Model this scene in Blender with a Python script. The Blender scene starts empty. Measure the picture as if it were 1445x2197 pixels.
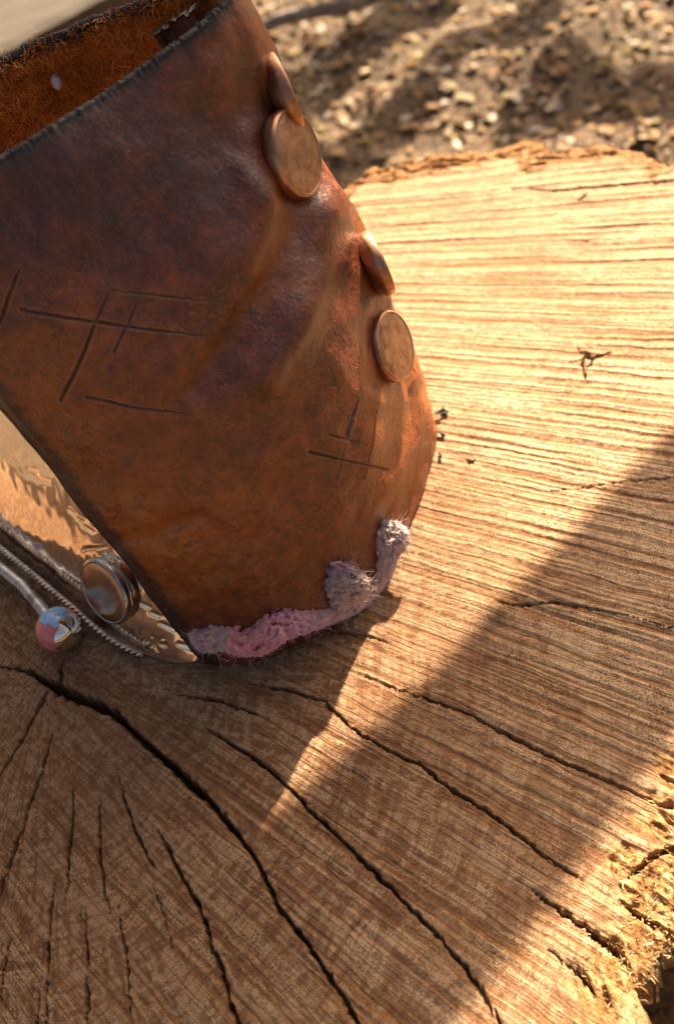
import bpy, math, random
import numpy as np
from mathutils import Vector, Matrix

random.seed(7)
rng = np.random.default_rng(11)
sc = bpy.context.scene
col = sc.collection

# ------------------------------------------------------------------ camera
PW, PH = 1445.0, 2197.0
FPX, PITCH, ROLL, CAMZ = 1900.0, math.radians(52), math.radians(17), 0.17
fw = np.array([0, math.cos(PITCH), -math.sin(PITCH)])
_rt = np.array([1.0, 0, 0]); _up = np.cross(_rt, fw)
rt = math.cos(ROLL) * _rt - math.sin(ROLL) * _up
up = np.cross(rt, fw)
CAM = np.array([0, 0, CAMZ])
cam_d = bpy.data.cameras.new('camera')
cam_d.sensor_fit = 'VERTICAL'; cam_d.sensor_height = 36.0; cam_d.sensor_width = 24.0
cam_d.lens = 36.0 * FPX / PH
cam_d.clip_start = 0.005; cam_d.clip_end = 500
cam_d.dof.use_dof = True; cam_d.dof.focus_distance = 0.174; cam_d.dof.aperture_fstop = 14.5
cam = bpy.data.objects.new('camera', cam_d); col.objects.link(cam)
M = Matrix(((rt[0], up[0], -fw[0], CAM[0]), (rt[1], up[1], -fw[1], CAM[1]), (rt[2], up[2], -fw[2], CAM[2]), (0, 0, 0, 1)))
cam.matrix_world = M
sc.camera = cam

# ------------------------------------------------------------------ light
SUN_A, SUN_B = 0.70, 1.15                      # horizontal run of a shadow per unit of height
sun_vec = Vector((SUN_A, SUN_B, 1.0)).normalized()   # towards the sun
world = bpy.data.worlds.new('World'); sc.world = world; world.use_nodes = True
wn = world.node_tree.nodes; wl = world.node_tree.links
sky = wn.new('ShaderNodeTexSky'); sky.sky_type = 'NISHITA'; sky.sun_disc = False
sky.sun_elevation = math.asin(sun_vec.z)
sky.sun_rotation = math.atan2(sun_vec.x, sun_vec.y)
sky.air_density = 0.8; sky.dust_density = 7.0; sky.ozone_density = 0.0
bg = wn['Background']; bg.inputs['Strength'].default_value = 0.05
wl.new(sky.outputs['Color'], bg.inputs['Color'])
sun_d = bpy.data.lights.new('sun', 'SUN'); sun_d.energy = 5.0; sun_d.angle = math.radians(0.55)
sun_d.color = (1.0, 0.92, 0.78)
sun = bpy.data.objects.new('sun', sun_d); col.objects.link(sun)
sun.rotation_euler = sun_vec.to_track_quat('Z', 'Y').to_euler(); sun.location = (0.5, 1.5, 1.5)
sc.view_settings.view_transform = 'Standard'; sc.view_settings.look = 'None'
sc.view_settings.gamma = 1.0; sc.view_settings.exposure = 1.78
sc.view_settings.use_white_balance = True; sc.view_settings.white_balance_temperature = 7700; sc.view_settings.white_balance_tint = 16
sc.cycles.adaptive_threshold = 0.025
sc.cycles.filter_width = 0.95
sc.cycles.use_denoising = True; sc.cycles.denoising_prefilter = 'ACCURATE'; sc.cycles.denoising_input_passes = 'RGB_ALBEDO_NORMAL'

# ------------------------------------------------------------------ helpers
def at(x, y, z=0.0):
    """point of the horizontal plane at height z that shows at picture position x, y"""
    d = fw + rt * (x - PW / 2) / FPX - up * (y - PH / 2) / FPX
    return CAM + d * ((z - CAMZ) / d[2])

def pj(P):
    v = np.asarray(P) - CAM; dz = v @ fw
    return np.stack([PW / 2 + FPX * (v @ rt) / dz, PH / 2 - FPX * (v @ up) / dz], -1)

_perm = np.random.default_rng(3).permutation(512)
_perm = np.concatenate([_perm, _perm, _perm])
_ga = np.random.default_rng(4).uniform(0, 2 * np.pi, 512)
_gx, _gy = np.cos(_ga), np.sin(_ga)
def noise(x, y):
    x = np.asarray(x, float); y = np.asarray(y, float)
    xi = np.floor(x).astype(int); yi = np.floor(y).astype(int)
    xf = x - xi; yf = y - yi
    u = xf * xf * xf * (xf * (xf * 6 - 15) + 10); v = yf * yf * yf * (yf * (yf * 6 - 15) + 10)
    def g(ix, iy, dx, dy):
        h = _perm[(_perm[ix & 511] + iy) & 511]
        return _gx[h] * dx + _gy[h] * dy
    a = g(xi, yi, xf, yf); b = g(xi + 1, yi, xf - 1, yf)
    c = g(xi, yi + 1, xf, yf - 1); d = g(xi + 1, yi + 1, xf - 1, yf - 1)
    return ((a + (b - a) * u) * (1 - v) + (c + (d - c) * u) * v) * 1.4
def fbm(x, y, n=4, g=0.5):
    r = 0; a = 1.0
    for i in range(n):
        r = r + a * noise(x + 17.3 * i, y - 9.1 * i); x = x * 2.03; y = y * 2.03; a *= g
    return r
def smooth(a, b, x):
    t = np.clip((x - a) / (b - a), 0, 1); return t * t * (3 - 2 * t)

def catmull(pts, t, knots):
    """interpolating spline through pts (n,k) at knots, evaluated at t"""
    pts = np.asarray(pts, float); knots = np.asarray(knots, float); t = np.asarray(t, float)
    n = len(pts)
    tang = np.zeros_like(pts)
    tang[1:-1] = (pts[2:] - pts[:-2]) / (knots[2:] - knots[:-2])[:, None]
    tang[0] = (pts[1] - pts[0]) / (knots[1] - knots[0]); tang[-1] = (pts[-1] - pts[-2]) / (knots[-1] - knots[-2])
    i = np.clip(np.searchsorted(knots, t, 'right') - 1, 0, n - 2)
    h = (knots[i + 1] - knots[i])[:, None]; s = ((t - knots[i]) / h[:, 0])[:, None]
    s2 = s * s; s3 = s2 * s
    return (2 * s3 - 3 * s2 + 1) * pts[i] + (s3 - 2 * s2 + s) * h * tang[i] + (-2 * s3 + 3 * s2) * pts[i + 1] + (s3 - s2) * h * tang[i + 1]

def mesh_obj(name, V, F, mats, parent=None, smooth_sh=True, fmat=None, attrs=None, kind=None):
    me = bpy.data.meshes.new(name)
    V = np.asarray(V, np.float32)
    if isinstance(F, np.ndarray):
        nf, k = F.shape
        me.vertices.add(len(V)); me.vertices.foreach_set('co', V.ravel())
        me.loops.add(nf * k); me.loops.foreach_set('vertex_index', F.astype(np.int32).ravel())
        me.polygons.add(nf); me.polygons.foreach_set('loop_start', np.arange(0, nf * k, k, dtype=np.int32))
        me.update(calc_edges=True)
    else:
        me.from_pydata([tuple(map(float, v)) for v in V], [], F)
    if not isinstance(mats, (list, tuple)): mats = [mats]
    for m in mats: me.materials.append(m)
    me.polygons.foreach_set('use_smooth', np.full(len(me.polygons), bool(smooth_sh)))
    if fmat is not None: me.polygons.foreach_set('material_index', np.asarray(fmat, np.int32))
    for k, a in (attrs or {}).items():
        a = np.asarray(a, np.float32)
        if a.ndim == 1:
            at_ = me.attributes.new(k, 'FLOAT', 'POINT'); at_.data.foreach_set('value', a)
        elif a.shape[1] == 3:
            at_ = me.attributes.new(k, 'FLOAT_VECTOR', 'POINT'); at_.data.foreach_set('vector', a.ravel())
    me.validate(); me.update()
    o = bpy.data.objects.new(name, me); col.objects.link(o)
    if parent is not None: o.parent = parent
    if kind: o['kind'] = kind
    return o
def grid_faces(nu, nv, closed_u=False):
    i, j = np.meshgrid(np.arange(nu if closed_u else nu - 1), np.arange(nv - 1), indexing='ij')
    i2 = (i + 1) % nu
    return np.stack([i * nv + j, i2 * nv + j, i2 * nv + j + 1, i * nv + j + 1], -1).reshape(-1, 4)
def empty(name, label, cat, loc=(0, 0, 0), group=None):
    o = bpy.data.objects.new(name, None); col.objects.link(o); o.location = loc; o.empty_display_size = 0.01
    o['label'] = label; o['category'] = cat
    if group: o['group'] = group
    return o
def tag(o, label, cat, group=None):
    o['label'] = label; o['category'] = cat
    if group: o['group'] = group
    return o
def frames(P):
    P = np.asarray(P); T = np.gradient(P, axis=0); T /= np.linalg.norm(T, axis=1)[:, None] + 1e-12
    N = np.zeros_like(P); ref = np.array([0, 0, 1.0]) if abs(T[0][2]) < .9 else np.array([1.0, 0, 0])
    n = ref - T[0] * (ref @ T[0]); n /= np.linalg.norm(n)
    for i in range(len(P)):
        n = n - T[i] * (n @ T[i]); n /= np.linalg.norm(n) + 1e-12; N[i] = n
    return T, N, np.cross(T, N)
def tube(P, R, k=12, caps=True, rough=0.0, seed=0):
    P = np.asarray(P, float); R = np.broadcast_to(np.asarray(R, float), (len(P),))
    T, N, B = frames(P); a = np.arange(k) / k * 2 * np.pi
    rr = R[:, None] * np.ones(k)
    if rough:
        ii, kk = np.meshgrid(np.arange(len(P)), np.arange(k), indexing='ij')
        rr = rr * (1 + rough * fbm(np.cos(a)[kk] * 1.5 + seed * 3.7, np.sin(a)[kk] * 1.5 + ii * .23, 3))
    V = P[:, None] + rr[..., None] * (np.cos(a)[None, :, None] * N[:, None] + np.sin(a)[None, :, None] * B[:, None])
    V = V.reshape(-1, 3)
    F = [(i * k + j, i * k + (j + 1) % k, (i + 1) * k + (j + 1) % k, (i + 1) * k + j) for i in range(len(P) - 1) for j in range(k)]
    if caps: F += [tuple(range(k))[::-1], tuple((len(P) - 1) * k + j for j in range(k))]
    return V, F

# ---- node helpers
def mat(name):
    m = bpy.data.materials.new(name); m.use_nodes = True
    nt = m.node_tree; b = nt.nodes['Principled BSDF']
    return m, nt, b
def N(nt, t, **k):
    n = nt.nodes.new(t)
    for a, v in k.items():
        if a.startswith('i_'):
            key = a[2:].replace('_', ' ')
            n.inputs[key].default_value = v
        else: setattr(n, a, v)
    return n
def ramp(nt, src, stops, interp='LINEAR'):
    n = nt.nodes.new('ShaderNodeValToRGB'); cr = n.color_ramp; cr.interpolation = interp
    while len(cr.elements) < len(stops): cr.elements.new(0.5)
    for e, (p, c) in zip(cr.elements, stops):
        e.position = p; e.color = (c, c, c, 1) if np.isscalar(c) else (*c, 1)
    nt.links.new(src, n.inputs[0]); return n.outputs[0]
def mix(nt, f, a, b, mode='MIX'):
    n = nt.nodes.new('ShaderNodeMix'); n.data_type = 'RGBA'; n.blend_type = mode
    for s, v in ((n.inputs[0], f), (n.inputs[6], a), (n.inputs[7], b)):
        if hasattr(v, 'links'): nt.links.new(v, s)
        elif np.isscalar(v): s.default_value = v
        else: s.default_value = (*v, 1)
    return n.outputs[2]
def math_n(nt, op, a, b=None, clamp=False):
    n = nt.nodes.new('ShaderNodeMath'); n.operation = op; n.use_clamp = clamp
    for s, v in zip(n.inputs, (a, b)):
        if v is None: continue
        if hasattr(v, 'links'): nt.links.new(v, s)
        else: s.default_value = v
    return n.outputs[0]
def attr(nt, name): return N(nt, 'ShaderNodeAttribute', attribute_name=name)
def coords(nt): return N(nt, 'ShaderNodeTexCoord').outputs['Object']
def ntex(nt, vec, scale, detail=4, rough=.55, dist=0.0):
    n = N(nt, 'ShaderNodeTexNoise', i_Scale=scale, i_Detail=detail, i_Roughness=rough, i_Distortion=dist)
    nt.links.new(vec, n.inputs['Vector']); return n.outputs['Fac']
def bump(nt, h, strength, dist, prev=None):
    n = N(nt, 'ShaderNodeBump', i_Strength=strength, i_Distance=dist)
    nt.links.new(h, n.inputs['Height'])
    if prev is not None: nt.links.new(prev, n.inputs['Normal'])
    return n.outputs['Normal']

# ------------------------------------------------------------------ materials
def wood_material():
    m, nt, b = mat('sawn_wood'); L = nt.links
    co = coords(nt)
    ring = attr(nt, 'ring').outputs['Fac']; saw = attr(nt, 'saw').outputs['Fac']
    rim = attr(nt, 'rim').outputs['Fac']; stain = attr(nt, 'stain').outputs['Fac']; crumb = attr(nt, 'crumb').outputs['Fac']
    grain = attr(nt, 'grain').outputs['Vector']
    base = ramp(nt, ring, [(0.0, (.27, .120, .050)), (.4, (.44, .235, .110)), (.75, (.55, .33, .175)), (1.0, (.62, .41, .235))])
    # ray cells: small brown patches framed by paler fibres
    vor = N(nt, 'ShaderNodeTexVoronoi', feature='DISTANCE_TO_EDGE', i_Scale=1.0, i_Randomness=.85)
    wob = N(nt, 'ShaderNodeTexNoise', i_Scale=650, i_Detail=3)
    L.new(co, wob.inputs['Vector'])
    mv = N(nt, 'ShaderNodeVectorMath', operation='MULTIPLY_ADD'); mv.inputs[1].default_value = (.55, .55, .0)
    L.new(wob.outputs['Color'], mv.inputs[0]); L.new(grain, mv.inputs[2]); L.new(mv.outputs[0], vor.inputs['Vector'])
    cell = ramp(nt, vor.outputs['Distance'], [(.10, 0.0), (.27, 1.0)])
    cmask = ramp(nt, ntex(nt, co, 55, 3, .6), [(.36, 0.0), (.54, 1.0)])
    cf = math_n(nt, 'MULTIPLY', math_n(nt, 'MULTIPLY', cell, cmask), .85)
    c = mix(nt, math_n(nt, 'MULTIPLY', cf, .5), base, (.21, .090, .034))
    md = ntex(nt, co, 520, 5, .75, .8)
    # streaks along saw marks: brown grooves with their shading painted in
    suv = attr(nt, 'sawuv').outputs['Vector']
    def aniso(vec, sx, sy, scale, detail, rough=.6):
        mp = N(nt, 'ShaderNodeMapping'); mp.inputs['Scale'].default_value = (sx, sy, 1.0); L.new(vec, mp.inputs['Vector'])
        return ntex(nt, mp.outputs[0], scale, detail, rough)
    fine = aniso(suv, 1300, 22, 1.0, 4, .65)
    ringl = aniso(grain, 1.9, .16, 1.0, 4, .65)
    rayl = aniso(grain, .10, 2.6, 1.0, 4, .7)
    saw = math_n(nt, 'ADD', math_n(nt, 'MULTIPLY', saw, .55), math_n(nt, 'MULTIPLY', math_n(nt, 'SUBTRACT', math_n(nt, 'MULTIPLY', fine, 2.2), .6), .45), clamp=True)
    groove_tone = ramp(nt, saw, [(.26, (.22, .075, .018)), (.42, (.46, .23, .085)), (.56, (.86, .67, .43))])
    c = mix(nt, .62, c, groove_tone)
    c = mix(nt, ramp(nt, md, [(.36, .65), (.48, 0.0)]), c, (.19, .085, .033))
    c = mix(nt, ramp(nt, md, [(.53, 0.0), (.66, .7)]), c, (.64, .45, .27))
    ca = attr(nt, 'cells').outputs['Fac']
    plain_side = attr(nt, 'plain').outputs['Fac']  # ring and ray pattern shows where saw ridges are weak
    c = mix(nt, math_n(nt, 'MULTIPLY', plain_side, ramp(nt, ringl, [(.40, .75), (.52, 0.0)])), c, (.22, .085, .035))
    c = mix(nt, math_n(nt, 'MULTIPLY', plain_side, ramp(nt, rayl, [(.54, 0.0), (.64, .75)])), c, (.66, .46, .30))
    c = mix(nt, math_n(nt, 'MULTIPLY', ca, .80), c, (.185, .066, .026))
    # speckle of open pores and loose fibre
    sp = ntex(nt, co, 2300, 2, .6)
    pm = ramp(nt, ntex(nt, co, 95, 3, .6), [(.35, .25), (.62, 1.0)])
    c = mix(nt, math_n(nt, 'MULTIPLY', pm, ramp(nt, sp, [(.38, .9), (.48, 0.0)])), c, (.14, .055, .02))
    sp2 = ntex(nt, co, 1500, 3, .7, 1.2)
    c = mix(nt, ramp(nt, sp2, [(.58, 0.0), (.70, .6)]), c, (.66, .47, .29))
    # broad weathering tint
    c = mix(nt, ramp(nt, ntex(nt, co, 16, 3), [(.35, 0.0), (.7, .45)]), c, (.38, .19, .085))
    # darker heartwood round the pith also paints in deeper shade, pale sapwood outside
    c = mix(nt, attr(nt, 'heart_shade').outputs['Fac'], c, mix(nt, 1.0, c, (.66, .60, .56), 'MULTIPLY'))
    rimc = ramp(nt, ntex(nt, co, 420, 4, .7), [(.3, (.15, .055, .015)), (.55, (.42, .20, .065)), (.75, (.60, .38, .17))])
    c = mix(nt, rim, c, rimc)
    crc = ramp(nt, ntex(nt, co, 330, 5, .75), [(.36, (.16, .055, .014)), (.50, (.44, .22, .075)), (.66, (.66, .48, .26))])
    c = mix(nt, crumb, c, crc)
    c = mix(nt, stain, c, (.075, .04, .022))
    L.new(c, b.inputs['Base Color'])
    b.inputs['Roughness'].default_value = .78; b.inputs['Specular IOR Level'].default_value = .28
    h1 = bump(nt, md, .7, .0008, bump(nt, sp2, .55, .0006))
    h2 = bump(nt, cell, .25, .0004, h1)
    h3 = bump(nt, saw, .85, .0009, h2)
    h3 = bump(nt, rayl, .25, .0004, h3)
    L.new(h3, b.inputs['Normal'])
    return m
def leather_material():
    m, nt, b = mat('waxed_leather'); L = nt.links; co = coords(nt)
    warm = attr(nt, 'warm').outputs['Fac']; mark = attr(nt, 'mark').outputs['Fac']; edge = attr(nt, 'edge').outputs['Fac']
    n1 = ntex(nt, co, 38, 5, .62, .6); n2 = ntex(nt, co, 260, 4, .7, .5); n3 = ntex(nt, co, 1300, 3, .7)
    t = math_n(nt, 'ADD', math_n(nt, 'MULTIPLY', n1, .36), math_n(nt, 'MULTIPLY', n2, .54))
    t = math_n(nt, 'ADD', math_n(nt, 'ADD', t, .115), math_n(nt, 'MULTIPLY', warm, .36))
    c = ramp(nt, t, [(.44, (.046, .0085, .0027)), (.58, (.118, .0225, .0048)), (.76, (.26, .060, .0088)), (1.0, (.44, .14, .025))])
    # scuffed pale nap
    sc1 = ramp(nt, ntex(nt, co, 620, 4, .75, 2.8), [(.55, 0.0), (.64, 1.0)])
    sc2 = ramp(nt, ntex(nt, co, 70, 3, .6), [(.42, 0.0), (.66, .40)])
    c = mix(nt, math_n(nt, 'MULTIPLY', sc1, sc2), c, (.40, .22, .14))
    dk = ramp(nt, ntex(nt, co, 560, 4, .75, 1.0), [(.36, .6), (.48, 0.0)])
    c = mix(nt, dk, c, (.028, .009, .005))
    c = mix(nt, math_n(nt, 'MULTIPLY', attr(nt, 'lip').outputs['Fac'], math_n(nt, 'MULTIPLY', n3, 1.0)), c, (.38, .17, .08))
    c = mix(nt, math_n(nt, 'MULTIPLY', mark, .50), c, (.018, .008, .006))
    c = mix(nt, edge, c, (.017, .010, .009))
    L.new(c, b.inputs['Base Color'])
    rg = ramp(nt, n2, [(.3, .34), (.7, .50)]); L.new(rg, b.inputs['Roughness'])
    b.inputs['Specular IOR Level'].default_value = .55; b.inputs['Coat Weight'].default_value = .12; b.inputs['Coat Roughness'].default_value = .28
    vor = N(nt, 'ShaderNodeTexVoronoi', i_Scale=1250.0); L.new(co, vor.inputs['Vector'])
    h = bump(nt, vor.outputs['Distance'], .20, .0004)
    h = bump(nt, ntex(nt, co, 700, 5, .7, 1.2), .24, .0004, h)
    h = bump(nt, ntex(nt, co, 150, 3, .6), .10, .0010, h)
    L.new(h, b.inputs['Normal'])
    return m
def simple(name, colr, rough=.5, metal=0.0, var=None, vscale=200, bmp=0.0, bscale=600, spec=.5, coat=0.0):
    m, nt, b = mat(name); co = coords(nt)
    n = ntex(nt, co, vscale, 4, .65, .4)
    c = ramp(nt, n, [(.34, var if var else tuple(x * .75 for x in colr)), (.64, colr)])
    nt.links.new(c, b.inputs['Base Color'])
    b.inputs['Roughness'].default_value = rough; b.inputs['Metallic'].default_value = metal
    b.inputs['Specular IOR Level'].default_value = spec; b.inputs['Coat Weight'].default_value = coat
    if bmp:
        nt.links.new(bump(nt, ntex(nt, co, bscale, 4, .65), bmp, .0005), b.inputs['Normal'])
    return m
def attr_col(name, rough=.9, bscale=900, bmp=.5, sheen=0.0, trans=0.0):
    """colour carried by each piece ('tone'), with procedural mottling"""
    m, nt, b = mat(name); co = coords(nt)
    a = attr(nt, 'tone').outputs['Color']
    c = mix(nt, ramp(nt, ntex(nt, co, bscale * .6, 4, .7), [(.3, .55), (.65, 0.0)]), a, mix(nt, .55, a, (.05, .03, .02)))
    nt.links.new(c, b.inputs['Base Color']); b.inputs['Roughness'].default_value = rough
    b.inputs['Sheen Weight'].default_value = sheen; b.inputs['Specular IOR Level'].default_value = .25
    if bmp: nt.links.new(bump(nt, ntex(nt, co, bscale, 4, .7), bmp, .0006), b.inputs['Normal'])
    return m

M_wood = wood_material()
M_leather = leather_material()
M_suede = simple('suede', (.80, .30, .06), .95, var=(.36, .10, .018), vscale=330, bmp=.9, bscale=700, spec=.15)
M_suedefib = simple('suede_fibre', (.85, .36, .09), .9, var=(.46, .14, .03), vscale=150, spec=.2)
M_napfib = simple('pale_nap', (.42, .24, .15), .8, var=(.22, .09, .04), vscale=90)
M_shadesheet = simple('shade_sheet_dark', (.050, .014, .006), .6, var=(.018, .007, .004), vscale=180, bmp=.4, bscale=600)  # dark sheet standing in for shade inside the cuff
M_edge = simple('burnished_edge', (.020, .015, .017), .7, var=(.008, .006, .008), vscale=500, bmp=.8, bscale=900)
M_copper = simple('worn_copper', (.56, .31, .19), .42, 1.0, var=(.30, .14, .08), vscale=240, bmp=.15, bscale=500)
M_coppface = simple('brushed_copper', (.46, .30, .21), .34, 1.0, var=(.24, .14, .09), vscale=330, bmp=.35, bscale=700)
M_silver = simple('polished_silver', (.90, .84, .76), .045, 1.0, var=(.84, .76, .66), vscale=60, bmp=.05, bscale=45)
M_ropesil = simple('rope_silver', (.80, .68, .54), .22, 1.0, var=(.40, .31, .24), vscale=300)
M_silverdk = simple('tarnished_silver', (.62, .55, .49), .17, 1.0, var=(.22, .18, .16), vscale=260, bmp=.1, bscale=300)
M_studsil = simple('stud_silver', (.50, .42, .36), .2, 1.0, var=(.34, .27, .22), vscale=260, bmp=.12, bscale=300)
M_bark = simple('bark', (.16, .085, .04), .95, var=(.03, .016, .009), vscale=110, bmp=1.0, bscale=120, spec=.2)
M_felt = attr_col('felted_wool', .95, 1700, .45, sheen=.6)
M_fibre = attr_col('wool_fibre', .9, 300, 0, sheen=.4)
M_chip = attr_col('litter', .8, 160, .6)
M_crumb = attr_col('wood_crumb', .9, 900, .6)

# ------------------------------------------------------------------ ground behind the stump
GZ = -0.16
def build_ground():
    m, nt, b = mat('forest_soil'); co = coords(nt)
    c = ramp(nt, ntex(nt, co, 55, 6, .7), [(.30, (.035, .020, .011)), (.5, (.13, .080, .044)), (.7, (.26, .17, .10))])
    c = mix(nt, ramp(nt, ntex(nt, co, 9, 3), [(.5, 0.0), (.7, .5)]), c, (.11, .085, .035))
    nt.links.new(c, b.inputs['Base Color']); b.inputs['Roughness'].default_value = .95
    nt.links.new(bump(nt, ntex(nt, co, 90, 5, .7), .9, .008), b.inputs['Normal'])
    # fine near the stump, coarse to the horizon
    def axis(lo, hi, step, far):
        a = list(np.arange(lo, hi, step)); s = step
        while a[-1] < far: s *= 1.35; a.append(a[-1] + s)
        s = step
        while a[0] > -far: s *= 1.35; a.insert(0, a[0] - s)
        return np.array(a)
    X, Y = np.meshgrid(axis(-.7, 1.0, .012, 120), axis(-.3, 2.0, .012, 120), indexing='ij')
    Z = GZ + .012 * fbm(X * 9, Y * 9, 4) * np.exp(-(X ** 2 + Y ** 2) / 40)
    o = mesh_obj('ground', np.stack([X, Y, Z], -1).reshape(-1, 3), grid_faces(*X.shape), m)
    o['kind'] = 'structure'
    # litter: pebbles, chips and dry leaf scraps too many to count
    bv = np.array([(1, 0, 0), (-.5, .87, 0), (-.5, -.87, 0), (.5, .6, .7), (-.8, 0, .7), (.5, -.6, .7), (0, 0, -.8)], float)
    bf = np.array([(3, 4, 5), (0, 3, 5), (0, 1, 3), (1, 4, 3), (1, 2, 4), (2, 5, 4), (2, 0, 5), (1, 0, 6), (2, 1, 6), (0, 2, 6)])
    n = 68000
    y = np.where(rng.random(n) < .72, .18 + 1.5 * rng.random(n) ** 1.25, -.45 + .7 * rng.random(n)); x = -.55 + 1.7 * rng.random(n)
    s = .0017 + .0040 * rng.random(n) ** 2.6
    ax = rng.normal(size=(n, 3)); ax /= np.linalg.norm(ax, axis=1)[:, None]
    sca = np.stack([s * rng.uniform(.7, 1.8, n), s * rng.uniform(.6, 1.1, n), s * rng.uniform(.18, .75, n)], -1)
    ang = rng.uniform(0, 2 * np.pi, n); tilt = rng.normal(0, .35, n)
    V = bv[None] * (1 + .22 * rng.normal(size=(n, len(bv), 1))) * sca[:, None]
    ct, st = np.cos(tilt)[:, None], np.sin(tilt)[:, None]
    V = np.stack([V[..., 0] * ct + V[..., 2] * st, V[..., 1], -V[..., 0] * st + V[..., 2] * ct], -1)
    ca, sa = np.cos(ang)[:, None], np.sin(ang)[:, None]
    V = np.stack([V[..., 0] * ca - V[..., 1] * sa, V[..., 0] * sa + V[..., 1] * ca, V[..., 2]], -1)
    z = GZ + .012 * fbm(x * 9, y * 9, 4) + s * .3
    V = V + np.stack([x, y, z], -1)[:, None]
    pal = np.array([(.40, .25, .12), (.58, .43, .26), (.26, .13, .05), (.15, .075, .03), (.48, .30, .13), (.70, .60, .46), (.30, .22, .08), (.36, .20, .09), (.52, .38, .22)])
    tone = pal[rng.integers(0, len(pal), n)] * rng.uniform(.6, 1.1, (n, 1))
    tone = np.repeat(tone, len(bv), 0)
    F = (bf[None] + (np.arange(n) * len(bv))[:, None, None]).reshape(-1, 3)
    g = mesh_obj('ground_litter', V.reshape(-1, 3), F, M_chip, smooth_sh=False, attrs={'tone': tone}, kind='stuff')
    g['label'] = 'blurred litter of pebbles, chips and dry leaf scraps behind the stump'; g['category'] = 'litter'
build_ground()

def build_stick():
    a = at(505, 88, GZ + .012); b_ = at(740, 12, GZ + .022); c_ = at(860, -30, GZ + .026)
    t = np.linspace(0, 1, 24)
    P = catmull([a, (a + b_) / 2 + [0, .004, .003], b_, c_], t, [0, .4, .75, 1])
    o = empty('fallen_stick', 'grey blurred stick with pale broken end lying on the dark ground', 'stick', tuple(a))
    V, F = tube(P - a, np.linspace(.0042, .0062, 24), 10, rough=.25)
    mesh_obj('stick_shaft', V, F, simple('grey_twig', (.30, .25, .21), .8, var=(.12, .09, .07), vscale=120, bmp=.6, bscale=300), o)
    q = np.linspace(0, 1, 10)[:, None]; P2 = (b_ - a) * (1 - q) + (c_ - a) * q + [0, 0, .005]
    V, F = tube(P2, .0068 * np.sqrt(np.clip(1 - (np.linspace(-1, 1, 10)) ** 4, .05, 1)), 10, rough=.2)
    mesh_obj('bare_end', V, F, simple('bare_wood', (.62, .54, .42), .7, vscale=150), o)
build_stick()

def build_plank():
    p = [at(-420, 340, GZ + .05), at(330, -60, GZ + .05), at(130, -620, GZ + .05), at(-700, -300, GZ + .05)]
    m, nt, b = mat('weathered_board'); co = coords(nt)
    mp = N(nt, 'ShaderNodeMapping'); mp.inputs['Rotation'].default_value = (0, 0, math.radians(-35)); mp.inputs['Scale'].default_value = (6, 70, 20)
    nt.links.new(co, mp.inputs['Vector'])
    c = ramp(nt, ntex(nt, mp.outputs[0], 1.6, 5, .65), [(.3, (.04, .028, .016)), (.5, (.075, .057, .036)), (.7, (.10, .078, .05))])
    nt.links.new(c, b.inputs['Base Color']); b.inputs['Roughness'].default_value = .85
    nt.links.new(bump(nt, ntex(nt, mp.outputs[0], 3, 4), .5, .004), b.inputs['Normal'])
    n = 14
    top = []
    for i in range(4):
        q0, q1 = p[i], p[(i + 1) % 4]
        for k in range(n):
            t = k / n; w = q0 * (1 - t) + q1 * t
            w = w + np.array([.004 * noise(w[0] * 60 + 3, w[1] * 60), .004 * noise(w[0] * 60, w[1] * 60 + 8), 0]); top.append(w)
    top = np.array(top); k = len(top); c0 = top.mean(0)
    ins = c0 + (top - c0) * .985 + [0, 0, .003]
    V = np.concatenate([ins, top, top - [0, 0, .055]]); F = [tuple(range(k))]
    for r in (0, 1): F += [(r * k + (j + 1) % k, r * k + j, (r + 1) * k + j, (r + 1) * k + (j + 1) % k) for j in range(k)]
    o = mesh_obj('wooden_board', V, F, m, smooth_sh=False)
    tag(o, 'pale sunlit board blurred behind the suede lining at upper left', 'board')
build_plank()

# trees whose shadows fall across the stump and the litter (they stand behind and to the right), plus one added limb
def shade_branch(name, A, B_, dist, rad, label, wig=.02, seed=1, ext=(0.8, 0.8), mt=None):
    """a bare limb whose shadow runs from A to B_ on the ground; dist metres up the sun's direction"""
    A = np.array(A); B_ = np.array(B_); d = (B_ - A) / np.linalg.norm(B_ - A); s = np.array(sun_vec)
    a = A - d * ext[0] + s * dist; b = B_ + d * ext[1] + s * (dist + .0)
    n = 40; t = np.linspace(0, 1, n)[:, None]; P = a * (1 - t) + b * t
    pr = np.cross(d, s); pr /= np.linalg.norm(pr)
    P = P + pr * (wig * fbm(t[:, 0] * 5 + seed, t[:, 0] * 0 + seed, 3))[:, None]
    o = empty(name, label, 'branch', tuple(P[0]), 'bare limbs above the stump')
    V, F = tube(P - P[0], rad * np.linspace(1.08, .92, n), 16, rough=.12, seed=seed)
    mesh_obj('limb', V, F, mt or M_bark, o)
    return o
eA = (at(1445, 930), at(560, 1790)); eB = (at(1445, 1620), at(900, 2197))
dA = (eA[1] - eA[0]) / np.linalg.norm(eA[1] - eA[0])
perp = np.array([-dA[1], dA[0], 0]); wB = np.mean([(q - eA[0]) @ perp for q in eB])
mid0 = eA[0] + perp * wB / 2; mid1 = eA[1] + perp * wB / 2
sunp = np.array(sun_vec); prn = np.cross(dA, sunp); halfw = abs(perp @ (prn / np.linalg.norm(prn))) * abs(wB) / 2
shade_branch('tree_limb', mid0, mid1, .55, halfw * 1.06, 'thick bare limb above the stump casting the wide soft shadow', wig=.006, seed=2, ext=(.55, .5))
shade_branch('tree_limb', at(-420, 1800), at(60, 2080), .6, .024, 'bare limb nearest the stump shading its near left rim', wig=.004, seed=4, ext=(.2, .03))  # unseen limb added to block stray sun at the lower left
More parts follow.
